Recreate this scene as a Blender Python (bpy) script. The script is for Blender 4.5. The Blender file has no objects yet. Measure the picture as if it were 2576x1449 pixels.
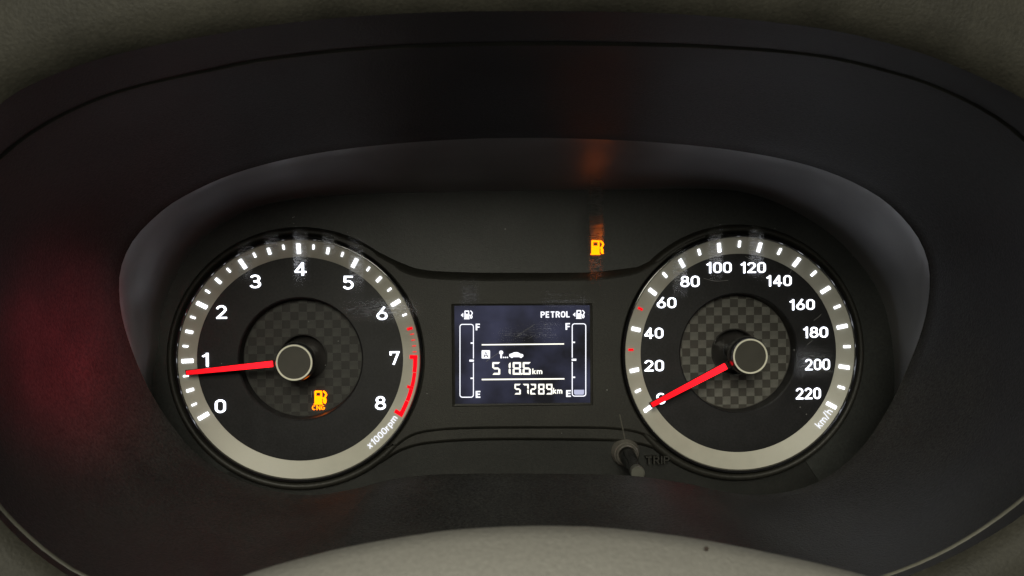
import bpy, bmesh, math
from mathutils import Vector, Matrix
from mathutils.geometry import delaunay_2d_cdt
R = math.radians
scene = bpy.context.scene
COL = scene.collection

# ------------------------------------------------------------------ camera
FPX, W2, H2 = 2388.0, 2576.0, 1449.0          # focal length in pixels of a 2576 px wide picture
CAM = Vector((-0.0233, -0.404, 0.0061))
fwd = (Vector((0, 0, 0)) - CAM).normalized()
rt0 = fwd.cross(Vector((0, 0, 1))).normalized()
up0 = rt0.cross(fwd).normalized()
ROLL = R(0.55)
rt = (rt0 * math.cos(ROLL) - up0 * math.sin(ROLL)).normalized()
up = rt.cross(fwd).normalized()
cd = bpy.data.cameras.new('camera')
cam = bpy.data.objects.new('camera', cd)
COL.objects.link(cam)
cd.sensor_width = 36.0
cd.lens = FPX / W2 * 36.0
cd.clip_start = 0.01
cd.clip_end = 20
M = Matrix((rt, up, -fwd)).transposed().to_4x4()
M.translation = CAM
cam.matrix_world = M
cd.dof.use_dof = True
cd.dof.focus_distance = 0.402
cd.dof.aperture_fstop = 45
scene.camera = cam

# ------------------------------------------------------------------ world, lamps, exposure
world = bpy.data.worlds.new('World')
scene.world = world
world.use_nodes = True
wb = world.node_tree.nodes['Background']
wb.inputs[0].default_value = (0.90, 0.95, 0.90, 1)
wb.inputs[1].default_value = 0.032

def area(name, loc, target, size, energy, color, shape='DISK'):
    l = bpy.data.lights.new(name, 'AREA')
    l.shape = shape
    l.size = size
    l.energy = energy
    l.color = color
    o = bpy.data.objects.new(name, l)
    COL.objects.link(o)
    o.location = loc
    o.rotation_euler = (Vector(target) - Vector(loc)).to_track_quat('-Z', 'Y').to_euler()
    return o
CABIN = area('cabin_lamp', (-0.06, -0.95, 0.33), (0, 0, -0.03), 0.40, 6.2, (1.0, 0.965, 0.79))
def spot(name, loc, target, deg, energy, color, rad=0.02):
    l = bpy.data.lights.new(name, 'SPOT')
    l.spot_size = R(deg)
    l.spot_blend = 1.0
    l.shadow_soft_size = rad
    l.energy = energy
    l.color = color
    o = bpy.data.objects.new(name, l)
    COL.objects.link(o)
    o.location = loc
    o.rotation_euler = (Vector(target) - Vector(loc)).to_track_quat('-Z', 'Y').to_euler()
    return o
spot('added_red_spot', (0.30, -0.42, 0.03), (-0.148, -0.090, -0.019), 7.6, 27.0, (1.0, 0.04, 0.09))  # added spot that reddens the left funnel wall; no known source
scene.view_settings.view_transform = 'Standard'
scene.view_settings.look = 'None'
scene.view_settings.exposure = 0
scene.view_settings.gamma = 1
scene.cycles.use_denoising = True
scene.cycles.max_bounces = 8
scene.cycles.sample_clamp_indirect = 4.0

# ------------------------------------------------------------------ helpers
def at(u, v, y):
    """the place on the plane Y = y that shows at (u, v) of a 2576 x 1449 picture"""
    d = fwd + rt * ((u - W2 / 2) / FPX) - up * ((v - H2 / 2) / FPX)
    return CAM + d * ((y - CAM.y) / d.y)

def cat(pts, n, closed=True):
    """n points of a Catmull-Rom curve through pts (tuples of any size)"""
    m = len(pts)
    out = []
    segs = m if closed else m - 1
    for k in range(n):
        t = k / n * segs if closed else k / (n - 1) * segs
        i = min(int(t), segs - 1)
        f = t - i
        g = (lambda j: pts[j % m]) if closed else (lambda j: pts[max(0, min(m - 1, j))])
        p0, p1, p2, p3 = g(i - 1), g(i), g(i + 1), g(i + 2)
        out.append(tuple(0.5 * (2 * b + (c - a) * f + (2 * a - 5 * b + 4 * c - d) * f * f + (3 * b - a - 3 * c + d) * f ** 3)
                         for a, b, c, d in zip(p0, p1, p2, p3)))
    return out

def polar(pts, n, c=(1300, 840)):
    """resample a star shaped loop of pixels at n even angles round c"""
    d = cat(pts, 1600)
    an = sorted((math.atan2(y - c[1], x - c[0]), math.hypot(x - c[0], y - c[1])) for x, y in d)
    out, j = [], 0
    for k in range(n):
        a = -math.pi + (k + 0.5) * 2 * math.pi / n
        while j < len(an) and an[j][0] < a:
            j += 1
        a1, r1 = an[j % len(an)]
        a0, r0 = an[j - 1]
        den = (a1 - a0) % (2 * math.pi)
        f = ((a - a0) % (2 * math.pi)) / den if den > 1e-9 else 0
        r = r0 + (r1 - r0) * f
        out.append((c[0] + r * math.cos(a), c[1] + r * math.sin(a)))
    return out

def mesh_obj(name, verts, faces, m, parent=None, smooth=False, label=None):
    me = bpy.data.meshes.new(name)
    me.from_pydata([tuple(v) for v in verts], [], faces)
    bm = bmesh.new()
    bm.from_mesh(me)
    bmesh.ops.recalc_face_normals(bm, faces=bm.faces)
    bm.to_mesh(me)
    bm.free()
    me.materials.append(m)
    if smooth:
        me.polygons.foreach_set('use_smooth', [True] * len(me.polygons))
    o = bpy.data.objects.new(name, me)
    COL.objects.link(o)
    if parent is not None:
        o.parent = parent
    if label:
        o['label'] = label
    return o

def thing(name, label, category, group=None):
    o = bpy.data.objects.new(name, None)
    o.empty_display_size = 0.01
    COL.objects.link(o)
    o['label'] = label
    o['category'] = category
    if group:
        o['group'] = group
    return o

class MB:
    def __init__(s):
        s.v, s.f = [], []
    def add(s, verts, faces):
        b = len(s.v)
        s.v += [tuple(v) for v in verts]
        s.f += [tuple(i + b for i in f) for f in faces]
    def prism(s, poly, y0, y1):
        """poly: (x, z) outline; front face at y0, back at y1"""
        n = len(poly)
        s.add([(x, y0, z) for x, z in poly] + [(x, y1, z) for x, z in poly],
              [tuple(range(n)), tuple(range(2 * n - 1, n - 1, -1))] + [(i, (i + 1) % n, n + (i + 1) % n, n + i) for i in range(n)])
    def pprism(s, pix, y0, y1):
        """the same with the outline in pixels"""
        s.prism([(p.x, p.z) for p in (at(u, v, y0) for u, v in pix)], y0, y1)
    def stroke(s, pts, w, y0, y1, closed=False, pix=True):
        """a bar of width w along a line, mitred at its bends"""
        n = len(pts)
        L, Rr = [], []
        for i in range(n):
            a = pts[(i - 1) % n] if closed or i > 0 else pts[i]
            b = pts[(i + 1) % n] if closed or i < n - 1 else pts[i]
            p = pts[i]
            d1 = Vector((p[0] - a[0], p[1] - a[1])); d2 = Vector((b[0] - p[0], b[1] - p[1]))
            d1 = d1.normalized() if d1.length > 1e-9 else d2.normalized()
            d2 = d2.normalized() if d2.length > 1e-9 else d1
            t = (d1 + d2).normalized()
            nn = Vector((-t.y, t.x))
            k = w / 2 / max(0.5, nn.dot(Vector((-d1.y, d1.x))))
            L.append((p[0] + nn.x * k, p[1] + nn.y * k)); Rr.append((p[0] - nn.x * k, p[1] - nn.y * k))
        def w3(q, y):
            if pix:
                P = at(q[0], q[1], y0)
                return (P.x, y, P.z)
            return (q[0], y, q[1])
        vs = [w3(q, y0) for q in L] + [w3(q, y0) for q in Rr] + [w3(q, y1) for q in L] + [w3(q, y1) for q in Rr]
        fs = []
        for i in range(n if closed else n - 1):
            j = (i + 1) % n
            fs += [(i, j, n + j, n + i), (2 * n + j, 2 * n + i, 3 * n + i, 3 * n + j), (j, i, 2 * n + i, 2 * n + j), (n + i, n + j, 3 * n + j, 3 * n + i)]
        if not closed:
            fs += [(0, n, 3 * n, 2 * n), (n - 1, 3 * n - 1, 4 * n - 1, 2 * n - 1)]
        s.add(vs, fs)
    def lathe(s, prof, c, n=96, closed=False):
        """prof: (radius, y) rings round the axis through c = (x, z)"""
        m = len(prof)
        vs = [(c[0] + r * math.cos(2 * math.pi * k / n), y, c[1] + r * math.sin(2 * math.pi * k / n)) for r, y in prof for k in range(n)]
        fs = [(i * n + k, i * n + (k + 1) % n, ((i + 1) % m) * n + (k + 1) % n, ((i + 1) % m) * n + k)
              for i in range(m if closed else m - 1) for k in range(n)]
        s.add(vs, fs)
    def disc(s, r, y, c, n=64):
        s.add([(c[0] + r * math.cos(2 * math.pi * k / n), y, c[1] + r * math.sin(2 * math.pi * k / n)) for k in range(n)], [tuple(range(n))])
    def build(s, name, m, parent=None, smooth=False, label=None):
        return mesh_obj(name, s.v, s.f, m, parent, smooth, label)

def sharp(o, deg=35):
    me = o.data
    me.polygons.foreach_set('use_smooth', [True] * len(me.polygons))
    me.set_sharp_from_angle(angle=R(deg))
    return o

def circle(cx, cy, r, n=20, a0=0, a1=360):
    return [(cx + r * math.cos(R(a0 + (a1 - a0) * k / n)), cy + r * math.sin(R(a0 + (a1 - a0) * k / n))) for k in range(n + (0 if a1 - a0 >= 360 else 1))]

def rrect(x0, y0, x1, y1, r, n=5):
    out = []
    for cx, cy, a in ((x1 - r, y1 - r, 0), (x0 + r, y1 - r, 90), (x0 + r, y0 + r, 180), (x1 - r, y0 + r, 270)):
        out += circle(cx, cy, r, n, a, a + 90)
    return out

# ------------------------------------------------------------------ materials
def plastic(name, base, rough, spec=0.5, var=0.15, scale=60, bump=0.15, bscale=2500, coat=0.0, metal=0.0, grain=0.0):
    m = bpy.data.materials.new(name)
    m.use_nodes = True
    nt = m.node_tree
    b = nt.nodes['Principled BSDF']
    tc = nt.nodes.new('ShaderNodeTexCoord')
    n1 = nt.nodes.new('ShaderNodeTexNoise')
    n1.inputs['Scale'].default_value = scale
    n1.inputs['Detail'].default_value = 6
    nt.links.new(tc.outputs['Object'], n1.inputs['Vector'])
    cr = nt.nodes.new('ShaderNodeValToRGB')
    cr.color_ramp.elements[0].position = 0.3
    cr.color_ramp.elements[1].position = 0.7
    cr.color_ramp.elements[0].color = tuple(c * (1 - var) for c in base) + (1,)
    cr.color_ramp.elements[1].color = tuple(min(1, c * (1 + var)) for c in base) + (1,)
    nt.links.new(n1.outputs['Fac'], cr.inputs['Fac'])
    if grain:
        n3 = nt.nodes.new('ShaderNodeTexNoise')
        n3.inputs['Scale'].default_value = 1100
        n3.inputs['Detail'].default_value = 2
        nt.links.new(tc.outputs['Object'], n3.inputs['Vector'])
        g = nt.nodes.new('ShaderNodeMapRange')
        g.inputs['From Min'].default_value = 0.3
        g.inputs['From Max'].default_value = 0.7
        g.inputs['To Min'].default_value = 1 - grain
        g.inputs['To Max'].default_value = 1 + grain
        nt.links.new(n3.outputs['Fac'], g.inputs['Value'])
        sc_ = nt.nodes.new('ShaderNodeVectorMath')
        sc_.operation = 'SCALE'
        nt.links.new(cr.outputs['Color'], sc_.inputs[0])
        nt.links.new(g.outputs['Result'], sc_.inputs['Scale'])
        nt.links.new(sc_.outputs[0], b.inputs['Base Color'])
    else:
        nt.links.new(cr.outputs['Color'], b.inputs['Base Color'])
    mr = nt.nodes.new('ShaderNodeMapRange')
    mr.inputs['To Min'].default_value = rough * 0.85
    mr.inputs['To Max'].default_value = min(1, rough * 1.15)
    nt.links.new(n1.outputs['Fac'], mr.inputs['Value'])
    nt.links.new(mr.outputs['Result'], b.inputs['Roughness'])
    b.inputs['Specular IOR Level'].default_value = spec
    b.inputs['Coat Weight'].default_value = coat
    b.inputs['Metallic'].default_value = metal
    if bump > 0:
        n2 = nt.nodes.new('ShaderNodeTexNoise')
        n2.inputs['Scale'].default_value = bscale
        n2.inputs['Detail'].default_value = 3
        nt.links.new(tc.outputs['Object'], n2.inputs['Vector'])
        bp = nt.nodes.new('ShaderNodeBump')
        bp.inputs['Strength'].default_value = bump
        bp.inputs['Distance'].default_value = 0.0003
        nt.links.new(n2.outputs['Fac'], bp.inputs['Height'])
        nt.links.new(bp.outputs['Normal'], b.inputs['Normal'])
    return m

def glow(name, color, strength, var=0.0, base=(0.02, 0.02, 0.02)):
    m = bpy.data.materials.new(name)
    m.use_nodes = True
    nt = m.node_tree
    b = nt.nodes['Principled BSDF']
    b.inputs['Base Color'].default_value = base + (1,)
    b.inputs['Roughness'].default_value = 0.4
    b.inputs['Specular IOR Level'].default_value = 0.12
    b.inputs['Emission Color'].default_value = color + (1,)
    b.inputs['Emission Strength'].default_value = strength
    if var:
        tc = nt.nodes.new('ShaderNodeTexCoord')
        n1 = nt.nodes.new('ShaderNodeTexNoise')
        n1.inputs['Scale'].default_value = 45
        n1.inputs['Detail'].default_value = 4
        mr = nt.nodes.new('ShaderNodeMapRange')
        mr.inputs['From Min'].default_value = 0.36
        mr.inputs['From Max'].default_value = 0.66
        mr.inputs['To Min'].default_value = strength * 0.15
        mr.inputs['To Max'].default_value = strength * 2.0
        nt.links.new(tc.outputs['Object'], n1.inputs['Vector'])
        nt.links.new(n1.outputs['Fac'], mr.inputs['Value'])
        nt.links.new(mr.outputs['Result'], b.inputs['Emission Strength'])
    return m

def lit(name, color, strength):
    m = bpy.data.materials.new(name)
    m.use_nodes = True
    nt = m.node_tree
    nt.nodes.remove(nt.nodes['Principled BSDF'])
    e = nt.nodes.new('ShaderNodeEmission')
    e.inputs['Color'].default_value = color + (1,)
    e.inputs['Strength'].default_value = strength
    nt.links.new(e.outputs['Emission'], nt.nodes['Material Output'].inputs['Surface'])
    return m

M_HOOD = plastic('hood plastic', (0.023, 0.023, 0.0215), 0.45, 0.30, 0.3, 40, 0.5, 1500, grain=0.45)
M_PAD = plastic('dash pad plastic', (0.034, 0.032, 0.025), 0.6, 0.3, 0.3, 45, 0.45, 1300, grain=0.15)
M_BEAD = plastic('seam bead plastic', (0.15, 0.145, 0.115), 0.45, 0.5, 0.3, 60, 0.3, 1500)
M_WALL = plastic('satin bezel plastic', (0.48, 0.48, 0.485), 0.32, 0.55, 0.12, 30, 0.2, 2500, 0.0, 0.7)
M_FACE = plastic('faceplate plastic', (0.0215, 0.0208, 0.0172), 0.47, 0.36, 0.2, 50, 0.35, 2500, grain=0.25)
M_LAMPP = plastic('smoked lamp panel plastic', (0.028, 0.030, 0.028), 0.42, 0.40, 0.15, 50, 0.2, 2500, grain=0.2)
M_RIM = plastic('gauge rim plastic', (0.030, 0.030, 0.026), 0.38, 0.5, 0.2, 60, 0.25, 2200)
M_GLOSS = plastic('black gloss trim', (0.008, 0.008, 0.009), 0.12, 0.6, 0.2, 90, 0.0, coat=0.5)
M_DIAL = plastic('black dial print', (0.013, 0.013, 0.0145), 0.45, 0.3, 0.2, 120, 0.2, 4000, grain=0.3)
M_RING = plastic('silver ring paint', (0.47, 0.46, 0.395), 0.45, 0.5, 0.05, 150, 0.12, 5000)
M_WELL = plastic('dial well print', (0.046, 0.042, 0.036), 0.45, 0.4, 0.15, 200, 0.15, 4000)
M_WELLT = plastic('shaded dial well print', (0.017, 0.016, 0.014), 0.45, 0.35, 0.15, 200, 0.15, 4000)  # tachometer copy of the well print, that dial's shade put into the colour
M_TILET = plastic('smoked checker print', (0.034, 0.034, 0.030), 0.4, 0.4, 0.3, 260, 0.15, 4000)  # tachometer tiles, darkened in colour to stand for shade
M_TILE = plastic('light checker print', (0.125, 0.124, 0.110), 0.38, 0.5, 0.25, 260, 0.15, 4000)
M_CAP = plastic('needle cap plastic', (0.050, 0.047, 0.038), 0.5, 0.4, 0.1, 200, 0.3, 4000)
M_CAPR = plastic('needle cap silver line', (0.85, 0.83, 0.70), 0.35, 0.6, 0.05, 200, 0.0)
M_SHAFT = plastic('shaft well plastic', (0.026, 0.024, 0.023), 0.25, 0.5, 0.1, 200, 0.0)
M_HUB = plastic('steering pad plastic', (0.235, 0.228, 0.212), 0.5, 0.4, 0.07, 25, 0.5, 1200, grain=0.07)
M_SCREEN = glow('lcd screen', (0.46, 0.50, 1.0), 0.036, 0.9, (0.012, 0.012, 0.015))
M_KNOB = plastic('knob plastic', (0.012, 0.012, 0.012), 0.25, 0.6, 0.2, 200, 0.0)
M_COLLAR = plastic('knob collar plastic', (0.30, 0.28, 0.25), 0.2, 0.7, 0.2, 300, 0.0, metal=0.6)
M_INK = plastic('dark print', (0.01, 0.01, 0.012), 0.8, 0.1, 0.1, 100, 0.0)
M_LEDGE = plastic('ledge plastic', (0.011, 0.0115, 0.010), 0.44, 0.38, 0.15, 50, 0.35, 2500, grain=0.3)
M_SPECK = plastic('dark speck', (0.05, 0.035, 0.03), 0.7, 0.3, 0.2, 500, 0.0)
E_WHITE = lit('white back light', (0.88, 0.91, 1.0), 3.5)
E_SMALL = lit('white back light of small words', (0.90, 0.92, 1.0), 1.15)
E_LCD = lit('lcd white', (0.92, 0.93, 1.0), 1.5)
E_LCDY = lit('lcd warm white', (1.0, 0.98, 0.86), 1.5)
E_LCDF = lit('lcd pale fill', (0.62, 0.64, 0.86), 0.85)
E_RED = lit('red needle light', (1.0, 0.008, 0.014), 2.2)
nt = E_RED.node_tree
_tc = nt.nodes.new('ShaderNodeTexCoord')
_ln = nt.nodes.new('ShaderNodeVectorMath'); _ln.operation = 'LENGTH'
nt.links.new(_tc.outputs['Object'], _ln.inputs[0])
_mr = nt.nodes.new('ShaderNodeMapRange')
_mr.inputs['From Min'].default_value = 0.012; _mr.inputs['From Max'].default_value = 0.048
_mr.inputs['To Min'].default_value = 3.4; _mr.inputs['To Max'].default_value = 1.0
nt.links.new(_ln.outputs['Value'], _mr.inputs['Value'])
nt.links.new(_mr.outputs['Result'], nt.nodes['Emission'].inputs['Strength'])
E_REDT = lit('red back light', (1.0, 0.004, 0.012), 1.2)
E_AMB = lit('amber lamp light', (1.0, 0.165, 0.0006), 4.6)

# ------------------------------------------------------------------ lettering
def _arc(cx, cy, rx, ry, a0, a1, n=12):
    return [(cx + rx * math.cos(R(a0 + (a1 - a0) * k / n)), cy + ry * math.sin(R(a0 + (a1 - a0) * k / n))) for k in range(n + 1)]
def _o(w, h, y=0.0):
    """closed upright oval of straight sides"""
    r = w / 2
    ry = min(r * 1.12, h / 2)
    return _arc(r, y + h - ry, r, ry, 0, 180, 14) + _arc(r, y + ry, r, ry, 180, 360, 14)
# centre lines of the strokes of each character; capitals stand 0.84 high; a leading True closes the line
GLYPH = {
 '0': (0.44, [[True] + _o(0.44, 0.84)]),
 '1': (0.26, [[(0.22, -0.08), (0.22, 0.92)], [(0.24, 0.83), (0.0, 0.66)]]),
 '2': (0.46, [_arc(0.22, 0.61, 0.22, 0.23, 172, -20, 14) + [(0.36, 0.42), (0.02, 0.02)], [(-0.05, 0.0), (0.52, 0.0)]]),
 '3': (0.44, [_arc(0.21, 0.63, 0.20, 0.21, 158, -84, 14) + [(0.13, 0.425)], [(0.14, 0.425)] + _arc(0.21, 0.21, 0.23, 0.215, 84, -160, 14)]),
 '4': (0.50, [[(0.36, -0.08), (0.36, 0.84)], [(0.38, 0.90), (0.0, 0.22)], [(-0.03, 0.20), (0.54, 0.20)]]),
 '5': (0.44, [[(0.46, 0.84), (0.06, 0.84), (0.04, 0.46)], [(0.05, 0.44), (0.12, 0.52)] + _arc(0.21, 0.265, 0.23, 0.265, 88, -155, 14)]),
 '6': (0.46, [[True] + _arc(0.23, 0.25, 0.23, 0.25, 0, 348, 22), [(0.36, 0.92), (0.05, 0.36)]]),
 '7': (0.46, [[(-0.02, 0.62), (-0.02, 0.84), (0.44, 0.84), (0.14, -0.08)]]),
 '8': (0.46, [[True] + _arc(0.23, 0.64, 0.19, 0.20, 0, 345, 20), [True] + _arc(0.23, 0.22, 0.23, 0.22, 0, 345, 20)]),
 'x': (0.40, [[(0.0, -0.06), (0.40, 0.62)], [(0.0, 0.62), (0.40, -0.06)]]),
 'r': (0.24, [[(0.0, -0.08), (0.0, 0.62)], [(0.0, 0.30)] + _arc(0.22, 0.30, 0.21, 0.24, 170, 80, 6)]),
 'p': (0.40, [[(0.0, -0.30), (0.0, 0.62)], [True] + _arc(0.20, 0.27, 0.20, 0.27, 0, 348, 20)]),
 'm': (0.66, [[(0.0, -0.08), (0.0, 0.62)], _arc(0.165, 0.35, 0.165, 0.19, 180, 0, 10) + [(0.33, -0.08)], _arc(0.495, 0.35, 0.165, 0.19, 180, 0, 10) + [(0.66, -0.08)]]),
 'k': (0.36, [[(0.0, -0.08), (0.0, 0.92)], [(0.04, 0.22), (0.36, 0.60)], [(0.10, 0.32), (0.38, -0.07)]]),
 'h': (0.36, [[(0.0, -0.08), (0.0, 0.92)], _arc(0.18, 0.34, 0.18, 0.20, 180, 0, 10) + [(0.36, -0.08)]]),
 '/': (0.30, [[(0.0, -0.14), (0.30, 0.96)]]),
 'P': (0.42, [[(0.0, -0.08), (0.0, 0.92)], [(0.0, 0.84), (0.20, 0.84)] + _arc(0.20, 0.61, 0.22, 0.23, 80, -80, 10) + [(0.20, 0.38), (0.0, 0.38)]]),
 'E': (0.38, [[(0.40, 0.84), (0.0, 0.84), (0.0, 0.0), (0.40, 0.0)], [(0.02, 0.43), (0.36, 0.43)]]),
 'F': (0.38, [[(0.40, 0.84), (0.0, 0.84), (0.0, -0.08)], [(0.02, 0.41), (0.36, 0.41)]]),
 'T': (0.46, [[(-0.04, 0.84), (0.50, 0.84)], [(0.23, 0.84), (0.23, -0.08)]]),
 'R': (0.44, [[(0.0, -0.08), (0.0, 0.92)], [(0.0, 0.84), (0.20, 0.84)] + _arc(0.20, 0.63, 0.21, 0.21, 80, -80, 10) + [(0.20, 0.42), (0.0, 0.42)], [(0.22, 0.42), (0.45, -0.07)]]),
 'O': (0.48, [[True] + _o(0.48, 0.84)]),
 'L': (0.36, [[(0.0, 0.92), (0.0, 0.0), (0.40, 0.0)]]),
 'I': (0.0, [[(0.0, -0.08), (0.0, 0.92)]]),
 'A': (0.50, [[(0.0, -0.08), (0.25, 0.90), (0.50, -0.08)], [(0.08, 0.22), (0.42, 0.22)]]),
 'C': (0.44, [_arc(0.23, 0.42, 0.24, 0.42, 52, 308, 18)]),
 'N': (0.46, [[(0.0, -0.08), (0.0, 0.92)], [(0.46, -0.08), (0.46, 0.92)], [(0.0, 0.84), (0.46, 0.0)]]),
 'G': (0.46, [_arc(0.23, 0.42, 0.24, 0.42, 52, 335, 20) + [(0.46, 0.38)], [(0.24, 0.38), (0.52, 0.38)]]),
}
def lettering(name, body, place, m, parent, thick, wt=0.165, label=None, w=1.0, h=1.0):
    """drawn lettering stretched to w x h round (0, 0); place(x, z) -> (X, Y, Z) of its face, thick is its depth"""
    V, F, step = [], [], []
    x = 0.0
    for ch in body:
        gw, lines = GLYPH[ch]
        for li, line in enumerate(lines):
            closed = line[0] is True
            pts = [(p[0] + x, p[1]) for p in (line[1:] if closed else line)]
            pts = [p for i, p in enumerate(pts) if i == 0 or math.hypot(p[0] - pts[i - 1][0], p[1] - pts[i - 1][1]) > 1e-4]
            mb = MB(); mb.stroke(pts, wt, 0, 1, closed, pix=False)
            b = len(V)
            V += mb.v
            step += [li] * len(mb.v)
            F += [tuple(i + b for i in f) for f in mb.f]
        x += gw + wt + 0.115
    x0, x1 = min(v[0] for v in V), max(v[0] for v in V)
    z0, z1 = min(v[2] for v in V), max(v[2] for v in V)
    out = []
    for v, li in zip(V, step):
        p = place((v[0] - (x0 + x1) / 2) / (x1 - x0) * w, (v[2] - (z0 + z1) / 2) / (z1 - z0) * h)
        out.append((p[0], p[1] + (thick if v[1] > 0.5 else 0) - 0.00003 * li, p[2]))
    return mesh_obj(name, out, F, m, parent, False, label)

def flat_text(name, body, u, v, wpx, hpx, y, m, parent, thick=0.0004, bold=0.165, label=None):
    c = at(u, v, y)
    s = (at(u + 1, v, y) - c).length
    return lettering(name, body, lambda x, z: (c.x + x, y, c.z + z), m, parent, thick, bold, label, wpx * s, hpx * s)

# ------------------------------------------------------------------ the cowl round the instruments
N = 200
A_PX = [(300, 700), (312, 650), (335, 605), (380, 555), (455, 498), (600, 433), (800, 385), (1050, 357), (1300, 347), (1600, 355), (1850, 379), (2050, 421),
        (2200, 488), (2290, 570), (2332, 650), (2338, 730), (2322, 820), (2285, 920), (2230, 1035), (2150, 1145), (2035, 1222), (1885, 1245), (1720, 1215),
        (1600, 1198), (1450, 1192), (1150, 1192), (1000, 1203), (880, 1232), (760, 1245), (620, 1215), (505, 1150), (425, 1060), (365, 960), (325, 860), (304, 780)]
B_PX = [(-150, 800), (-140, 650), (-85, 510), (0, 405), (120, 315), (300, 235), (550, 177), (700, 150), (950, 125), (1288, 114), (1713, 119), (2038, 142),
        (2238, 185), (2363, 227), (2488, 290), (2576, 360), (2680, 480), (2740, 640), (2750, 800), (2720, 1000), (2650, 1150), (2576, 1245), (2400, 1368), (2203, 1452),
        (1900, 1530), (1300, 1570), (700, 1560), (400, 1510), (225, 1449), (130, 1390), (60, 1330), (0, 1265), (-80, 1150), (-135, 1000)]
C_PX = [(-190, 800), (-180, 600), (-110, 400), (0, 262), (130, 190), (300, 135), (520, 90), (750, 55), (1000, 35), (1288, 28), (1700, 35), (2038, 68),
        (2238, 110), (2400, 165), (2576, 250), (2690, 340), (2770, 480), (2800, 640), (2810, 800), (2770, 1010), (2690, 1170), (2600, 1275), (2420, 1388), (2210, 1475),
        (1900, 1560), (1300, 1600), (700, 1590), (400, 1535), (200, 1462), (105, 1402), (35, 1343), (-25, 1275), (-110, 1160), (-170, 1000)]
F_PX = [(405, 880), (412, 810), (430, 750), (458, 690), (500, 630), (560, 575), (660, 525), (800, 503), (1000, 496), (1300, 492), (1600, 486), (1750, 482), (1860, 490),
        (1970, 528), (2085, 600), (2170, 690), (2215, 770), (2238, 870), (2245, 960), (2235, 1060), (2165, 1180), (2050, 1262), (1880, 1290), (1700, 1260), (1500, 1240), (1150, 1240),
        (1000, 1250), (880, 1280), (760, 1292), (600, 1262), (480, 1185), (408, 1080), (385, 970)]
YA, YB, YC, YF = -0.055, -0.150, -0.185, 0.014
a_loop, b_loop, c_loop, f_loop = (polar(p, N) for p in (A_PX, B_PX, C_PX, F_PX))

def loft(rings, close=True):
    n = len(rings[0])
    vs = [p for r in rings for p in r]
    fs = [(i * n + k, i * n + (k + 1) % n, (i + 1) * n + (k + 1) % n, (i + 1) * n + k) for i in range(len(rings) - 1) for k in range(n)]
    return vs, fs
def lerp(a, b, t):
    return [tuple(p + (q - p) * t for p, q in zip(x, y)) for x, y in zip(a, b)]
A3 = [tuple(at(u, v, YA)) for u, v in a_loop]
B3 = [tuple(at(u, v, YB)) for u, v in b_loop]
C3 = [tuple(at(u, v, YC)) for u, v in c_loop]
F3 = [tuple(at(u, v, YF - 0.009)) for u, v in f_loop]
F3b = [(x, YF, z) for x, y, z in F3]
CEN = at(1300, 840, 0)
def grow(ring, d, dy):
    out = []
    for x, y, z in ring:
        v = Vector((x - CEN.x, z - CEN.z))
        v = v * (1 + d / v.length)
        out.append((CEN.x + v.x, y + dy, CEN.z + v.y))
    return out

hood = thing('instrument_hood', 'dark matte plastic cowl forming a deep oval funnel around both gauges', 'dashboard cowl')
rings = [grow(A3, 0.003, 0.0006), grow(A3, 0.0, 0.0), grow(A3, 0.0003, -0.0004)]
for t in (0.06, 0.15, 0.3, 0.45, 0.6, 0.75, 0.88, 0.97):
    mid = lerp(A3, B3, t)
    rings.append(grow(mid, 0.006 * math.sin(math.pi * t), 0))
rings.append(B3)
v, f = loft(rings)
sharp(mesh_obj('funnel_wall', v, f, M_HOOD, hood), 50)
# seam: a thin raised bead where the funnel meets the padded lip
v, f = loft([grow(B3, 0.0, 0.0), grow(B3, -0.0002, -0.0004), grow(B3, 0.0001, -0.0008), grow(B3, 0.0006, -0.0010)])
sharp(mesh_obj('seam_bead', v, f, M_BEAD, hood), 60)
lip = [grow(B3, 0.0006, -0.0010)]
for t in (0.1, 0.3, 0.5, 0.7, 0.88):
    lip.append(grow(lerp(grow(B3, 0.0006, -0.001), C3, t), 0.0008 * math.sin(math.pi * t), 0))
lip.append(C3)
v, f = loft(lip)
sharp(mesh_obj('funnel_mouth', v, f, M_HOOD, hood), 50)
lip = [C3] + [grow(C3, d, dy) for d, dy in ((0.0012, -0.0016), (0.004, -0.0036), (0.009, -0.0052), (0.018, -0.006), (0.03, -0.005), (0.05, 0.0), (0.09, 0.014), (0.16, 0.04))]
v, f = loft(lip)
mesh_obj('padded_lip', v, f, M_PAD, hood, True)

# ------------------------------------------------------------------ cluster housing: wall, back plate, panels
house = thing('cluster_housing', 'dark plastic instrument housing with satin grey upper wall between the two gauges', 'instrument panel')
wall = [grow(A3, 0.0004, 0.0003)]
for t in (0.08, 0.2, 0.35, 0.5, 0.65, 0.8, 0.92):
    wall.append(grow(lerp(A3, F3, t), 0.004 * math.sin(math.pi * t), 0))
wall += [F3, grow(F3, -0.001, 0.004), grow(F3, -0.004, 0.007)]
v, f = loft(wall)
mesh_obj('bezel_wall', v, f, M_WALL, house, True)

T = at(756.3, 903.2, 0.0)
S = at(1858.9, 888.2, 0.0)
RD, RO = 0.0430, 0.0500
def arc(c, r, a0, a1, n):
    return [(c.x + r * math.cos(R(a0 + (a1 - a0) * k / (n - 1))), c.z + r * math.sin(R(a0 + (a1 - a0) * k / (n - 1)))) for k in range(n)]
def pxs(pts, y=0.003, n=None):
    q = [(p.x, p.z) for p in (at(u, v, y) for u, v in pts)]
    return cat(q, n, False) if n else q

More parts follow.
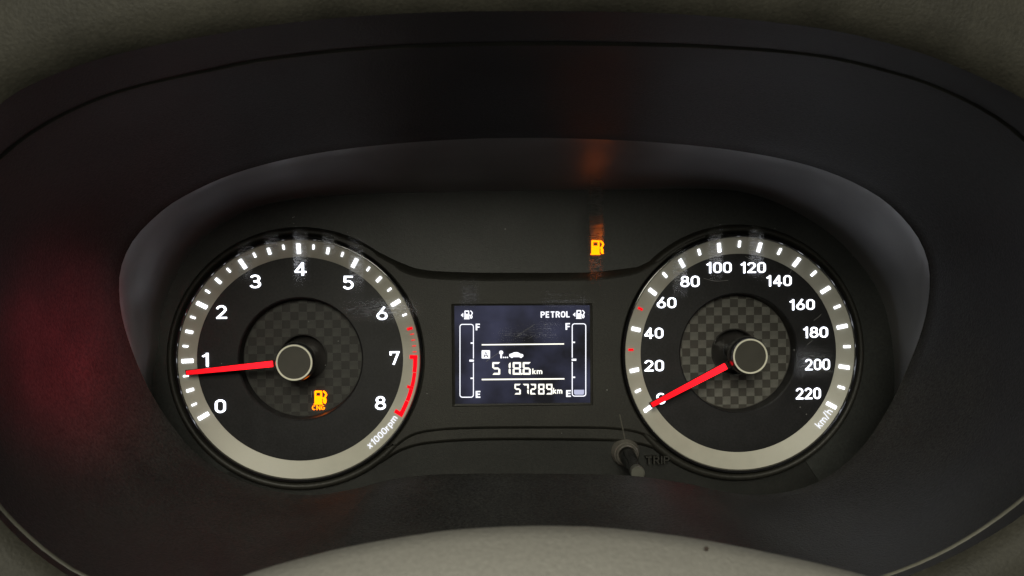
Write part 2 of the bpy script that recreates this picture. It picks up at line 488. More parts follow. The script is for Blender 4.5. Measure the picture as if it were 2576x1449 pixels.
def panel(name, runs, front, m, back=None):
    """a raised moulding; runs: [(outline points, bevel width, bevel depth)]; its edge is rounded by each run's bevel"""
    outline = [p for r in runs for p in r[0]]
    bw = [r[1] for r in runs for p in r[0]]
    bd = [r[2] for r in runs for p in r[0]]
    n = len(outline)
    for lst in (bw, bd):
        for _ in range(6):
            lst[:] = [(lst[k - 1] + lst[k] + lst[(k + 1) % n]) / 3 for k in range(n)]
    area2 = sum(outline[i][0] * outline[(i + 1) % n][1] - outline[(i + 1) % n][0] * outline[i][1] for i in range(n))
    sgn = 1 if area2 > 0 else -1
    nrm = []
    for i in range(n):
        t = (Vector(outline[(i + 1) % n]) - Vector(outline[i - 1])).normalized()
        nrm.append((-t.y * sgn, t.x * sgn))
    vs, fs = [], []
    lv = [(0, None), (0, 1.0), (0.22, 0.72), (0.5, 0.34), (0.78, 0.09), (1.0, 0.0)]
    for d, k in lv:
        for i, (x, z) in enumerate(outline):
            y = (YF - 0.0002 if back is None else back) if k is None else front + bd[i] * k
            vs.append((x + nrm[i][0] * bw[i] * d, y, z + nrm[i][1] * bw[i] * d))
    for i in range(len(lv) - 1):
        fs += [(i * n + k, i * n + (k + 1) % n, (i + 1) * n + (k + 1) % n, (i + 1) * n + k) for k in range(n)]
    # the flat front, triangulated with its own corners so that it stays flat
    ring = [Vector((v[0], v[2])) for v in vs[(len(lv) - 1) * n:]]
    cv, _e, cf = delaunay_2d_cdt(ring, [], [list(range(n))], 1, 1e-7)[:3]
    b = len(vs)
    vs += [(p.x, front, p.y) for p in cv]
    fs += [tuple(b + i for i in f) for f in cf]
    return sharp(mesh_obj(name, vs, fs, m, house), 40)

RI = RO + 0.0018
# the smoked plate behind everything, with a round hole behind each dial
rim_ = [Vector((x, z)) for x, y, z in grow(F3, 0.003, 0)]
hole = [Vector(q) for c in (T, S) for q in arc(c, 0.030, 0, 354, 60)]
ed = [(k, (k + 1) % N) for k in range(N)] + [(N + h * 60 + k, N + h * 60 + (k + 1) % 60) for h in (0, 1) for k in range(60)]
cv, _e, cf = delaunay_2d_cdt(rim_ + hole, ed, [], 1, 1e-7)[:3]
pl = []
for f in cf:
    m = sum((cv[i] for i in f), Vector((0, 0))) / len(f)
    if min((m - Vector((c.x, c.z))).length for c in (T, S)) > 0.0299:
        pl.append(tuple(f))
mesh_obj('face_plate', [(p.x, 0.0014, p.y) for p in cv], pl, M_LAMPP, house)
hi_a = pxs([(842, 594), (880, 603), (906, 612), (935, 625), (952, 634)], -0.002, 10)
hi_b = pxs([(999, 657), (1062, 678), (1171, 685), (1288, 686), (1400, 686), (1500, 684), (1609, 671)], -0.002, 40)
hi_c = pxs([(1660, 645), (1685, 630), (1711, 615), (1740, 602), (1772, 590)], -0.002, 10)
lo = pxs([(1640, 1105), (1600, 1090), (1556, 1083), (1512, 1080), (1400, 1079), (1205, 1080), (1102, 1085), (1041, 1097), (1000, 1122)], -0.002, 50)
panel('display_panel', [(arc(T, RI, -48, 74, 40), 0.0006, 0.0006), (hi_a, 0.0006, 0.0012), (hi_b, 0.0036, 0.0036), (hi_c, 0.0006, 0.0012), (arc(S, RI, 106, 226, 40), 0.0006, 0.0006), (lo, 0.0014, 0.0016)], -0.0028, M_FACE)
m_hi = pxs([(1030, 1050), (1288, 1040), (1600, 1050)], 0, 12)
m_lo = pxs([(1680, 1150), (1640, 1128), (1580, 1114), (1527, 1110), (1395, 1108), (1220, 1108), (1085, 1116), (1014, 1133), (960, 1165)], 0, 50)
panel('step_panel', [(arc(T, RI, -56, -34, 12), 0.0006, 0.0006), (m_hi, 0.0006, 0.0006), (arc(S, RI, 214, 234, 12), 0.0006, 0.0006), (m_lo, 0.0014, 0.0016)], -0.0012, M_FACE)
l_hi = pxs([(1030, 1080), (1288, 1070), (1600, 1080)], 0, 12)
l_lo = pxs([(2070, 1220), (1985, 1290), (1880, 1310), (1760, 1290), (1600, 1242), (1450, 1226), (1150, 1226), (1000, 1242), (880, 1290), (760, 1312), (630, 1290), (540, 1215)], 0, 60)
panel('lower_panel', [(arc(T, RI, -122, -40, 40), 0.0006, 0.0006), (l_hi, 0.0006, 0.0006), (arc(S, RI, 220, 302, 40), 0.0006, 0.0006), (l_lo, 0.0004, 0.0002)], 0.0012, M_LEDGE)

# ------------------------------------------------------------------ gauges
def ring_y(r):
    return -0.0026 * (r - RD) / (RO - RD)
def clip_circle(poly, c, rad, keep_in=True, n=64):
    """clip a convex polygon to a circle's n-gon"""
    out = poly
    for k in range(n):
        a = 2 * math.pi * (k + 0.5) / n
        nx, nz = math.cos(a), math.sin(a)
        lim = rad
        cur, out = out, []
        for i in range(len(cur)):
            p, q = cur[i - 1], cur[i]
            dp = (p[0] - c[0]) * nx + (p[1] - c[1]) * nz - lim
            dq = (q[0] - c[0]) * nx + (q[1] - c[1]) * nz - lim
            if (dp <= 0) != (dq <= 0):
                t = dp / (dp - dq)
                out.append((p[0] + (q[0] - p[0]) * t, p[1] + (q[1] - p[1]) * t))
            if dq <= 0:
                out.append(q)
        if len(out) < 3:
            return []
    return out

YW = 0.0070                                     # floor of the sunk middle of a dial
def gauge_body(g, C, m_well, m_tile):
    TILE.clear()
    c = (C.x, C.z)
    b = MB(); b.lathe([(RD + 0.0002, 0.0002), (0.0262, 0.0), (0.0256, 0.0004), (0.0252, YW)], c, 128)
    sharp(b.build('dial_face', M_DIAL, g), 30)
    b = MB(); b.lathe([(0.02525, YW), (0.0099, YW)], c, 96)
    b.build('dial_well', m_well, g)
    b = MB(); b.lathe([(0.0103, YW + 0.0001), (0.0102, YW - 0.0006), (0.0098, YW - 0.0006), (0.0096, YW + 0.0005), (0.0095, 0.013), (0.003, 0.0135)], c, 72)
    sharp(b.build('shaft_well', M_SHAFT, g), 30)
    b = MB(); b.lathe([(RD, 0.0004), (RD, 0.0), (RO, -0.0026), (RO, 0.001)], c, 160)
    sharp(b.build('dial_ring', M_RING, g), 30)
    b = MB(); b.lathe([(RO + 0.0001, -0.001), (RO + 0.0001, -0.0032), (RO + 0.0004, -0.0038), (RO + 0.0010, -0.0038), (RO + 0.0014, -0.0032), (RO + 0.0016, 0.004)], c, 160)
    sharp(b.build('trim_ring', M_GLOSS, g), 60)
    b = MB(); b.lathe([(RO + 0.0016, 0.0035), (0.0519, -0.0004), (0.0525, -0.0020), (0.0535, -0.0026), (0.0546, -0.0020), (0.0555, 0.0002), (0.0562, 0.0045), (0.0564, 0.0135)], c, 160)
    sharp(b.build('gauge_rim', M_FACE, g), 60)
    cell = 0.00357
    tiles = {}
    for i in range(-7, 8):
        for j in range(-7, 8):
            if (i + j) % 2 == 0:
                continue
            x, z = i * cell, j * cell
            if math.hypot(x, z) < 0.0088:
                continue
            h = cell / 2 - 0.00002
            poly = [(x - h, z - h), (x + h, z - h), (x + h, z + h), (x - h, z + h)]
            whole = all(math.hypot(*p) < 0.0248 for p in poly)
            if not whole:
                poly = clip_circle(poly, (0, 0), 0.0248)
                if not poly:
                    continue
                ar = abs(sum(poly[k - 1][0] * poly[k][1] - poly[k][0] * poly[k - 1][1] for k in range(len(poly)))) / 2
                if ar < 0.1 * cell * cell:
                    continue
            if min(math.hypot(*p) for p in poly) < 0.0104:
                poly = [p if math.hypot(*p) > 0.0104 else (p[0] * 0.0104 / max(1e-6, math.hypot(*p)), p[1] * 0.0104 / max(1e-6, math.hypot(*p))) for p in poly]
            if whole and min(math.hypot(*p) for p in poly) > 0.0104 and 'm' in TILE:
                o = bpy.data.objects.new('checker_tile', TILE['m'])
                COL.objects.link(o)
                o.location = (C.x + x, YW, C.z + z)
                o.parent = g
            else:
                b = MB()
                if whole and min(math.hypot(*p) for p in poly) > 0.0104:
                    b.prism([(p[0] - x, p[1] - z) for p in poly], -0.00012, 0.0)
                    o = b.build('checker_tile', m_tile, g)
                    o.location = (C.x + x, YW, C.z + z)
                    TILE['m'] = o.data
                else:
                    b.prism([(C.x + p[0], C.z + p[1]) for p in poly], YW - 0.00012, YW)
                    b.build('checker_tile', m_tile, g)
TILE = {}

def tick(g, C, ang, r0, r1, w, m, name='tick_mark', label=None, up_=0.00035):
    a = R(ang)
    e, t = Vector((math.cos(a), math.sin(a))), Vector((-math.sin(a), math.cos(a)))
    vs = []
    for dy in (-up_, 0.0004):
        for r, s in ((r0, -1), (r1, -1), (r1, 1), (r0, 1)):
            p = e * r + t * (s * w / 2)
            vs.append((C.x + p.x, ring_y(r) + dy, C.z + p.y))
    return mesh_obj(name, vs, [(0, 1, 2, 3), (7, 6, 5, 4), (0, 4, 5, 1), (1, 5, 6, 2), (2, 6, 7, 3), (3, 7, 4, 0)], m, g, False, label)

def bent_text(name, body, C, amid, rbase, length, height, m, g, bold):
    """lettering along the ring, feet outwards"""
    def place(x, z):
        r = rbase - z
        a = R(amid) + x / rbase
        return (C.x + r * math.cos(a), ring_y(r) - 0.0004, C.z + r * math.sin(a))
    return lettering(name, body, place, m, g, 0.0006, bold, None, length, height)

def needle(g, C, tip_px, ytip, yroot, rroot, wroot, wtip, ycap):
    tip = at(tip_px[0], tip_px[1], ytip)
    d = Vector((tip.x - C.x, tip.z - C.z))
    L = d.length
    e = d / L
    t = Vector((-e.y, e.x))
    nd = bpy.data.objects.new('needle', None)
    nd.empty_display_size = 0.005
    COL.objects.link(nd)
    nd.location = (C.x, 0, C.z)
    nd.parent = g
    def pt(r, s, y):
        q = e * r + t * s
        return (q.x, y, q.y)
    def bar(name, r0, r1, w0, w1, dy, h, m, ridge):
        vs = []
        for r, w, y in ((r0, w0, yroot), (r1, w1, ytip)):
            vs += [pt(r, -w / 2, y + h + dy), pt(r, -w / 2, y + dy), pt(r, -w * 0.2, y + dy - ridge), pt(r, w * 0.2, y + dy - ridge), pt(r, w / 2, y + dy), pt(r, w / 2, y + h + dy)]
        fs = [(k, (k + 1) % 6, 6 + (k + 1) % 6, 6 + k) for k in range(6)] + [(5, 4, 3, 2, 1, 0), (6, 7, 8, 9, 10, 11)]
        return mesh_obj(name, vs, fs, m, nd)
    bar('pointer', rroot, L - 0.0004, wroot, wtip, 0, 0.0008, E_RED, 0.00025)
    bar('pointer_back', rroot - 0.002, L + 0.0002, wroot + 0.0005, wtip + 0.0005, 0.0009, 0.0012, M_KNOB, 0.0)
    b = MB(); b.lathe([(0.0004, ycap + 0.0002), (0.0060, ycap + 0.0002), (0.0073, ycap + 0.0002), (0.0077, ycap + 0.0008), (0.0082, ycap + 0.0045), (0.0075, ycap + 0.0085), (0.0035, ycap + 0.0090), (0.003, 0.013)], (0, 0), 72)
    sharp(b.build('needle_cap', M_KNOB, nd), 30)
    b = MB(); b.disc(0.0073, ycap + 0.00005, (0, 0))
    b.build('cap_face', M_CAP, nd)
    b = MB(); b.lathe([(0.00662, ycap + 0.0001), (0.00662, ycap - 0.00018), (0.00730, ycap - 0.00018), (0.00730, ycap + 0.0001)], (0, 0), 72)
    sharp(b.build('cap_ring', M_CAPR, nd), 30)

tacho = thing('tachometer', 'left round gauge, silver ringed tachometer numbered 0 to 8 with red zone', 'gauge')
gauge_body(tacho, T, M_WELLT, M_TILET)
for k in range(0, 33):
    val = k / 4
    if val > 6.3:
        continue
    ang = 210 - 30 * val
    if k % 4 == 0:
        tick(tacho, T, ang, 0.0443, 0.0485, 0.00155, E_WHITE)
    elif k % 2 == 0:
        tick(tacho, T, ang, 0.0457, 0.0484, 0.0011, E_WHITE)
    else:
        tick(tacho, T, ang, 0.0465, 0.0484, 0.00068, E_WHITE)
tick(tacho, T, 210 - 30 * 6.5, 0.0464, 0.0488, 0.0011, E_REDT, label='red tick mark starting the red zone')
for q in (6.6, 6.7, 6.8, 6.9):
    tick(tacho, T, 210 - 30 * q, 0.0472, 0.0488, 0.00034, E_REDT, label='thin red tick mark')
tick(tacho, T, 0.4, 0.0458, 0.0491, 0.0016, E_REDT, label='thick red tick mark at 7')
tick(tacho, T, -29.6, 0.0452, 0.0491, 0.0016, E_REDT, label='thick red tick mark at 8')
for a0, a1, ri in ((-0.6, -7.2, 0.0473), (-7.5, -14.4, 0.0475), (-16.0, -22.0, 0.0474), (-22.3, -28.7, 0.0473)):
    vs, n = [], 9
    for k in range(n):
        a = R(a0 + (a1 - a0) * k / (n - 1))
        for r in (ri, 0.0490):
            for dy in (-0.00035, 0.0004):
                vs.append((T.x + r * math.cos(a), ring_y(r) + dy, T.z + r * math.sin(a)))
    fs = []
    for k in range(n - 1):
        i, j = 4 * k, 4 * k + 4
        fs += [(i, i + 2, j + 2, j), (i + 1, j + 1, j + 3, i + 3), (i, j, j + 1, i + 1), (i + 2, i + 3, j + 3, j + 2)]
    fs += [(0, 1, 3, 2), (4 * n - 4, 4 * n - 2, 4 * n - 1, 4 * n - 3)]
    mesh_obj('red_zone_band', vs, fs, E_REDT, tacho)
tick(tacho, T, -15.2, 0.0462, 0.0490, 0.0011, E_REDT, label='red tick mark in the middle of the red band')
for ch, u, v, w in (('0', 554, 1022, 27), ('1', 516, 905, 16.5), ('2', 557, 785, 26.5), ('3', 642, 708, 28), ('4', 755.5, 676.5, 30), ('5', 876, 711, 26.5), ('6', 961, 788, 27.5), ('7', 993, 901, 25.5), ('8', 957, 1014, 27)):
    flat_text('numeral', ch, u, v, w, 34, -0.0003, E_WHITE, tacho, 0.0006, 0.118)
bent_text('unit_text', 'x1000rpm', T, -42.6, 0.0467, 0.0172, 0.0034, E_SMALL, tacho, 0.12)
needle(tacho, T, (466, 938.5), -0.0075, -0.0105, 0.0098, 0.0024, 0.0017, -0.0160)

speedo = thing('speedometer', 'right round gauge, silver ringed speedometer numbered 0 to 220 in km/h', 'gauge')
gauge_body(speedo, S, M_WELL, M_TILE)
for k in range(0, 23):
    ang = 210 - 240 * k / 22
    if k in (3, 5):
        tick(speedo, S, ang, 0.0464, 0.0487, 0.00095, E_REDT, label='red tick mark')
    elif k % 2 == 0:
        tick(speedo, S, ang, 0.0444, 0.0484, 0.0015, E_WHITE)
    else:
        tick(speedo, S, ang, 0.0458, 0.0484, 0.00095, E_WHITE)
for tx, u, v, w in (('0', 1663, 1003, 22), ('20', 1646, 920, 48), ('40', 1645, 838, 47), ('60', 1677, 761, 48), ('80', 1736, 708, 47.5), ('100', 1809, 673, 63), ('120', 1895, 673, 63),
                    ('140', 1960, 706, 63), ('160', 2018, 766, 63), ('180', 2052, 836, 62), ('200', 2057, 917, 62), ('220', 2034, 990, 62)):
    flat_text('numeral', tx, u, v, w, 27.5, -0.0003, E_WHITE, speedo, 0.0006, 0.118)
bent_text('unit_text', 'km/h', S, -38.0, 0.0467, 0.0090, 0.0032, E_SMALL, speedo, 0.10)
needle(speedo, S, (1638, 1020.5), -0.0075, -0.0105, 0.0098, 0.0026, 0.0019, -0.0160)

# ------------------------------------------------------------------ pump pictures
def pump(mb, x0, y0, x1, y1, hose_x, y, th, lw):
    """fuel pump sign: body with a window, foot and hose, in pixels"""
    w, h = x1 - x0, y1 - y0
    b0 = x0 + 0.07 * w; b1 = x1 - 0.07 * w
    wy0, wy1 = y0 + 0.14 * h, y0 + 0.38 * h
    mb.pprism([(b0, y0 + 0.06 * h), (b0 + 0.08 * w, y0), (b1 - 0.08 * w, y0), (b1, y0 + 0.06 * h), (b1, wy0), (b0, wy0)], y, y + th)
    mb.pprism([(b0, wy0), (b0 + 0.2 * w, wy0), (b0 + 0.2 * w, wy1), (b0, wy1)], y, y + th)
    mb.pprism([(b1 - 0.2 * w, wy0), (b1, wy0), (b1, wy1), (b1 - 0.2 * w, wy1)], y, y + th)
    mb.pprism([(b0, wy1), (b1, wy1), (b1, y1 - 0.08 * h), (b0, y1 - 0.08 * h)], y, y + th)
    mb.pprism([(x0, y1 - 0.08 * h), (x1, y1 - 0.08 * h), (x1, y1), (x0, y1)], y, y + th)
    hx = hose_x
    pts = [(b1 + 0.02 * w, y0 + 0.52 * h), (b1 + 0.16 * w, y0 + 0.54 * h), (b1 + 0.2 * w, y0 + 0.62 * h), (b1 + 0.2 * w, y0 + 0.78 * h), (b1 + 0.32 * w, y0 + 0.88 * h),
           (hx - 0.12 * w, y0 + 0.85 * h), (hx - 0.05 * w, y0 + 0.7 * h), (hx - 0.16 * w, y0 + 0.5 * h), (hx, y0 + 0.3 * h), (hx - 0.14 * w, y0 + 0.14 * h), (hx - 0.36 * w, y0 + 0.03 * h)]
    mb.stroke(cat(pts, 26, False), lw, y, y + th)

lamp = thing('fuel_warning_light', 'amber fuel pump warning light lit on the dark panel above the display', 'warning light')
b = MB(); pump(b, 1486, 604, 1510, 641, 1517.5, 0.0011, 0.0006, 4.0)
b.build('pump_symbol', E_AMB, lamp)
cng = thing('gas_warning_light', 'amber pump light with CNG lettering lit on the tachometer face', 'warning light')
b = MB(); pump(b, 789.5, 983, 811.5, 1018, 820.5, YW - 0.0006, 0.0005, 4.0)
b.build('pump_symbol', E_AMB, cng)
flat_text('lamp_text', 'CNG', 801, 1025.5, 32, 12, YW - 0.0006, E_AMB, cng, 0.0005, 0.11)

# ------------------------------------------------------------------ display
disp = thing('trip_display', 'rectangular dark display with odometer 57289 km and two fuel bars', 'display')
YS = -0.0030
def z3(x, y):
    return ((1750 + x * 0.345) / 1.59006, (1150 + y * 0.345) / 1.59006)
def zp(pts):
    return [z3(*p) for p in pts]
scr = zp([(195, 212), (1765, 205), (1772, 1335), (205, 1350)])
b = MB(); b.pprism(scr, YS, YS + 0.0003)
b.build('screen', M_SCREEN, disp)
fo, fi = zp([(160, 190), (1795, 182), (1803, 1362), (172, 1380)]), scr
vs = []
for ring, y in ((fo, YS - 0.0001), (zp([(172, 197), (1786, 189), (1794, 1354), (184, 1372)]), YS - 0.0006), (fi, YS - 0.0002), (fi, YS + 0.0002)):
    vs += [(p.x, y, p.z) for p in (at(u, v, YS) for u, v in ring)]
fs = [(i * 4 + k, i * 4 + (k + 1) % 4, (i + 1) * 4 + (k + 1) % 4, (i + 1) * 4 + k) for i in range(3) for k in range(4)]
mesh_obj('screen_frame', vs, fs, M_FACE, disp)
YL, TL = YS - 0.0003, 0.00025
def dpoly(name, polys, m=E_LCD):
    b = MB()
    for p in polys:
        b.pprism(zp(p), YL, YL + TL)
    return b.build(name, m, disp)
SEG = {'0': 'abcdef', '1': 'bc', '2': 'abged', '3': 'abgcd', '4': 'fgbc', '5': 'afgcd', '6': 'afgedc', '7': 'abc', '8': 'abcdefg', '9': 'abcdfg'}
def seven(ch, x0, y0, x1, y1, t):
    if ch == '1':
        x0 = x1 - t
    ym = (y0 + y1) / 2
    g = t * 0.10
    P = {'a': [(x0 + g, y0), (x1 - g, y0), (x1 - t - g, y0 + t), (x0 + t + g, y0 + t)],
         'd': [(x0 + t + g, y1 - t), (x1 - t - g, y1 - t), (x1 - g, y1), (x0 + g, y1)],
         'g': [(x0 + t * 0.6, ym), (x0 + t * 1.1, ym - t / 2), (x1 - t * 1.1, ym - t / 2), (x1 - t * 0.6, ym), (x1 - t * 1.1, ym + t / 2), (x0 + t * 1.1, ym + t / 2)],
         'f': [(x0, y0 + g), (x0 + t, y0 + t + g), (x0 + t, ym - t * 0.6), (x0 + t * 0.5, ym - g), (x0, ym - t * 0.5)],
         'b': [(x1, y0 + g), (x1, ym - t * 0.5), (x1 - t * 0.5, ym - g), (x1 - t, ym - t * 0.6), (x1 - t, y0 + t + g)],
         'e': [(x0, y1 - g), (x0, ym + t * 0.5), (x0 + t * 0.5, ym + g), (x0 + t, ym + t * 0.6), (x0 + t, y1 - t - g)],
         'c': [(x1, y1 - g), (x1 - t, y1 - t - g), (x1 - t, ym + t * 0.6), (x1 - t * 0.5, ym + g), (x1, ym + t * 0.5)]}
    return [P[s] for s in SEG[ch]]
for ch, x0, x1 in (('5', 635, 727), ('1', 760, 847), ('8', 872, 968), ('6', 988, 1082)):
    dpoly('trip_digit', seven(ch, x0, 866, x1, 1011, 21), E_LCDY)
dpoly('decimal_point', [circle(976, 1001, 10, 12)], E_LCDY)
for ch, x0, x1 in (('5', 893, 966), ('7', 988, 1058), ('2', 1076, 1143), ('8', 1168, 1240), ('9', 1260, 1333)):
    dpoly('odometer_digit', seven(ch, x0, 1118, x1, 1240, 17), E_LCDY)
def dtext(name, body, x0, y0, x1, y1, bold=0.14, m=E_LCD, y=None):
    u0, v0 = z3(x0, y0)
    u1, v1 = z3(x1, y1)
    return flat_text(name, body, (u0 + u1) / 2, (v0 + v1) / 2, u1 - u0, v1 - v0, YL if y is None else y, m, disp, TL, bold)
dtext('unit_text', 'km', 1100, 940, 1215, 1006, 0.15, E_LCDY)
dtext('unit_text', 'km', 1341, 1165, 1447, 1233, 0.15, E_LCDY)
dtext('fuel_text', 'PETROL', 1197, 277, 1533, 350, 0.17)
dtext('full_mark', 'F', 443, 420, 492, 496, 0.18)
dtext('empty_mark', 'E', 443, 1200, 497, 1279, 0.18)
dtext('full_mark', 'F', 1485, 413, 1536, 490, 0.18)
dtext('empty_mark', 'E', 1492, 1191, 1546, 1268, 0.18)
dpoly('divider_line', [[(513, 658), (1467, 648), (1467, 661), (513, 671)]], E_LCDY)
dpoly('divider_line', [[(513, 1060), (1471, 1052), (1471, 1066), (513, 1075)]], E_LCDY)
dpoly('trip_badge', [rrect(512, 728, 609, 823, 10)])
dtext('trip_letter', 'A', 532, 741, 590, 811, 0.13, M_INK, YL - 0.0002)
dpoly('trip_symbol', [circle(738, 754, 24, 18)] + [[(729, 779), (748, 779), (748, 820), (729, 820)]] + [circle(x, 811, 8.5, 10) for x in (766, 788, 811)])
dpoly('car_symbol', [[(830, 790), (836, 772), (862, 764), (884, 753), (915, 750), (938, 754), (960, 768), (985, 773), (995, 782), (994, 800), (984, 806), (974, 816), (960, 816), (950, 807),
                      (878, 807), (868, 816), (854, 816), (846, 806), (834, 802)]])
for x0, y0, x1, y1, side, fill in ((255, 422, 422, 1278, 1, False), (1557, 415, 1725, 1265, 0, True)):
    w = 11
    xs = x1 - w / 2 if side else x0 + w / 2
    b = MB()
    loop = rrect(x0 + w / 2, y0 + w / 2, x1 - w / 2, y1 - w / 2, 28, 6)
    ym = (y0 + y1) / 2 - 2
    # open the outline beside the middle tick
    path = []
    if side:
        path = [(xs, ym + 24)] + rrect(x0 + w / 2, y0 + w / 2, x1 - w / 2, y1 - w / 2, 28, 6) + [(xs, ym - 24)]
    else:
        r_ = rrect(x0 + w / 2, y0 + w / 2, x1 - w / 2, y1 - w / 2, 28, 6)
        r_ = r_[14:] + r_[:14]
        path = [(xs, ym - 24)] + r_ + [(xs, ym + 24)]
    b.stroke(zp(path), w * 0.18, YL, YL + TL)
    b.build('fuel_bar', E_LCD, disp)
    for yy, ln, th in ((y0 + (y1 - y0) * 0.26, 26, 15), (ym, 50, 22), (y0 + (y1 - y0) * 0.737, 28, 15)):
        if ln == 50:
            q = (x1 - ln - 2, x1) if side else (x0, x0 + ln + 2)
        else:
            q = (x1 - w - ln, x1 - w - 0.5) if side else (x0 + w + 0.5, x0 + w + ln)
        dpoly('level_tick', [[(q[0], yy - th / 2), (q[1], yy - th / 2), (q[1], yy + th / 2), (q[0], yy + th / 2)]])
    if fill:
        dpoly('fuel_level', [[(1583, 1187), (1700, 1187), (1700, 1230), (1688, 1243), (1596, 1243), (1583, 1230)]], E_LCDF)
for x0, y0 in ((308, 267), (1607, 262)):
    b = MB()
    u0, v0 = z3(x0, y0); u1, v1 = z3(x0 + 64, y0 + 101)
    pump(b, u0, v0, u1, v1, z3(x0 + 96, 0)[0], YL, TL, 2.4)
    b.build('pump_symbol', E_LCD, disp)
    dpoly('arrow_symbol', [[(x0 - 37, y0 + 53), (x0 - 9, y0 + 27), (x0 - 9, y0 + 79)]])

# ------------------------------------------------------------------ trip knob and its word
flat_text('trip_text', 'TRIP', 1655, 1158, 60, 20, -0.0029, M_FACE, house, 0.0038, 0.13)
knob = thing('trip_reset_knob', 'short black trip reset knob sticking out below the display beside the speedometer', 'knob')
p0, p1 = at(1573, 1138, 0.0006), at(1605, 1191, -0.034)
ax = (p1 - p0)
Lk = ax.length
ax.normalize()
sx = ax.cross(Vector((0, 0, 1))).normalized()
sz = sx.cross(ax)
def turned(name, prof, m, parent, n=48):
    vs = [tuple(p0 + ax * d + sx * (r * math.cos(2 * math.pi * k / n)) + sz * (r * math.sin(2 * math.pi * k / n))) for r, d in prof for k in range(n)]
    fs = [(i * n + k, i * n + (k + 1) % n, (i + 1) * n + (k + 1) % n, (i + 1) * n + k) for i in range(len(prof) - 1) for k in range(n)]
    fs.append(tuple(range((len(prof) - 1) * n, len(prof) * n)))
    return sharp(mesh_obj(name, vs, fs, m, parent), 40)
turned('collar', [(0.0062, -0.001), (0.0060, 0.0015), (0.0054, 0.0022), (0.0052, 0.0034), (0.0047, 0.0038), (0.0046, 0.0056), (0.0041, 0.0062), (0.0036, 0.0058), (0.0030, 0.003)], M_COLLAR, knob)
turned('stem', [(0.0034, 0.0032), (0.0033, 0.012), (0.0029, 0.014), (0.0027, Lk - 0.004)], M_KNOB, knob)
M_TIP = plastic('knob tip plastic', (0.10, 0.10, 0.085), 0.3, 0.6, 0.2, 200, 0.0)
turned('knob_tip', [(0.0027, Lk - 0.0042), (0.0028, Lk - 0.0008), (0.0028, Lk - 0.0003), (0.0026, Lk), (0.0023, Lk), (0.0022, Lk - 0.0003), (0.0004, Lk - 0.0003)], M_TIP, knob)

# ------------------------------------------------------------------ steering wheel pad
wheel = thing('steering_wheel', 'pale grey steering wheel centre pad rising in front of the gauges', 'steering wheel')
YH = -0.245
edge_px = [(250, 1640), (420, 1530), (610, 1449), (760, 1404), (900, 1371), (1100, 1338), (1250, 1326), (1400, 1323), (1550, 1330), (1750, 1355), (1950, 1394), (2100, 1428), (2230, 1465), (2380, 1530), (2540, 1640)]
E3 = [at(u, v, YH) for u, v in cat(edge_px, 80, False)]
prof = [(0.045, -0.050), (0.030, -0.032), (0.014, -0.012), (0.006, -0.0042), (0.002, -0.001), (0.0, 0.0), (-0.004, -0.0012), (-0.008, -0.004), (-0.013, -0.010), (-0.018, -0.022), (-0.021, -0.045), (-0.021, -0.10), (0.045, -0.10)]
n = len(E3)
vs = [(p.x, p.y + dy, p.z + dz) for dy, dz in prof for p in E3]
fs = [(i * n + k, i * n + k + 1, (i + 1) * n + k + 1, (i + 1) * n + k) for i in range(len(prof) - 1) for k in range(n - 1)]
sharp(mesh_obj('centre_pad', vs, fs, M_HUB, wheel), 50)

# ------------------------------------------------------------------ clear lens with its wear
lens = thing('lens_cover', 'clear plastic lens over the whole cluster, scratched and wiped dull in places', 'lens')
m = bpy.data.materials.new('clear lens')
m.use_nodes = True
nt = m.node_tree
nt.nodes.remove(nt.nodes['Principled BSDF'])
tb = nt.nodes.new('ShaderNodeBsdfTransparent')
nt.links.new(tb.outputs[0], nt.nodes['Material Output'].inputs['Surface'])
M_CLEAR = m
YLENS = -0.030
fr = (YLENS - YA) / (YF - 0.009 - YA)
sheet = grow(lerp(A3, F3, fr), 0.002, 0)
mesh_obj('lens_sheet', sheet, [tuple(range(N))], M_CLEAR, lens)

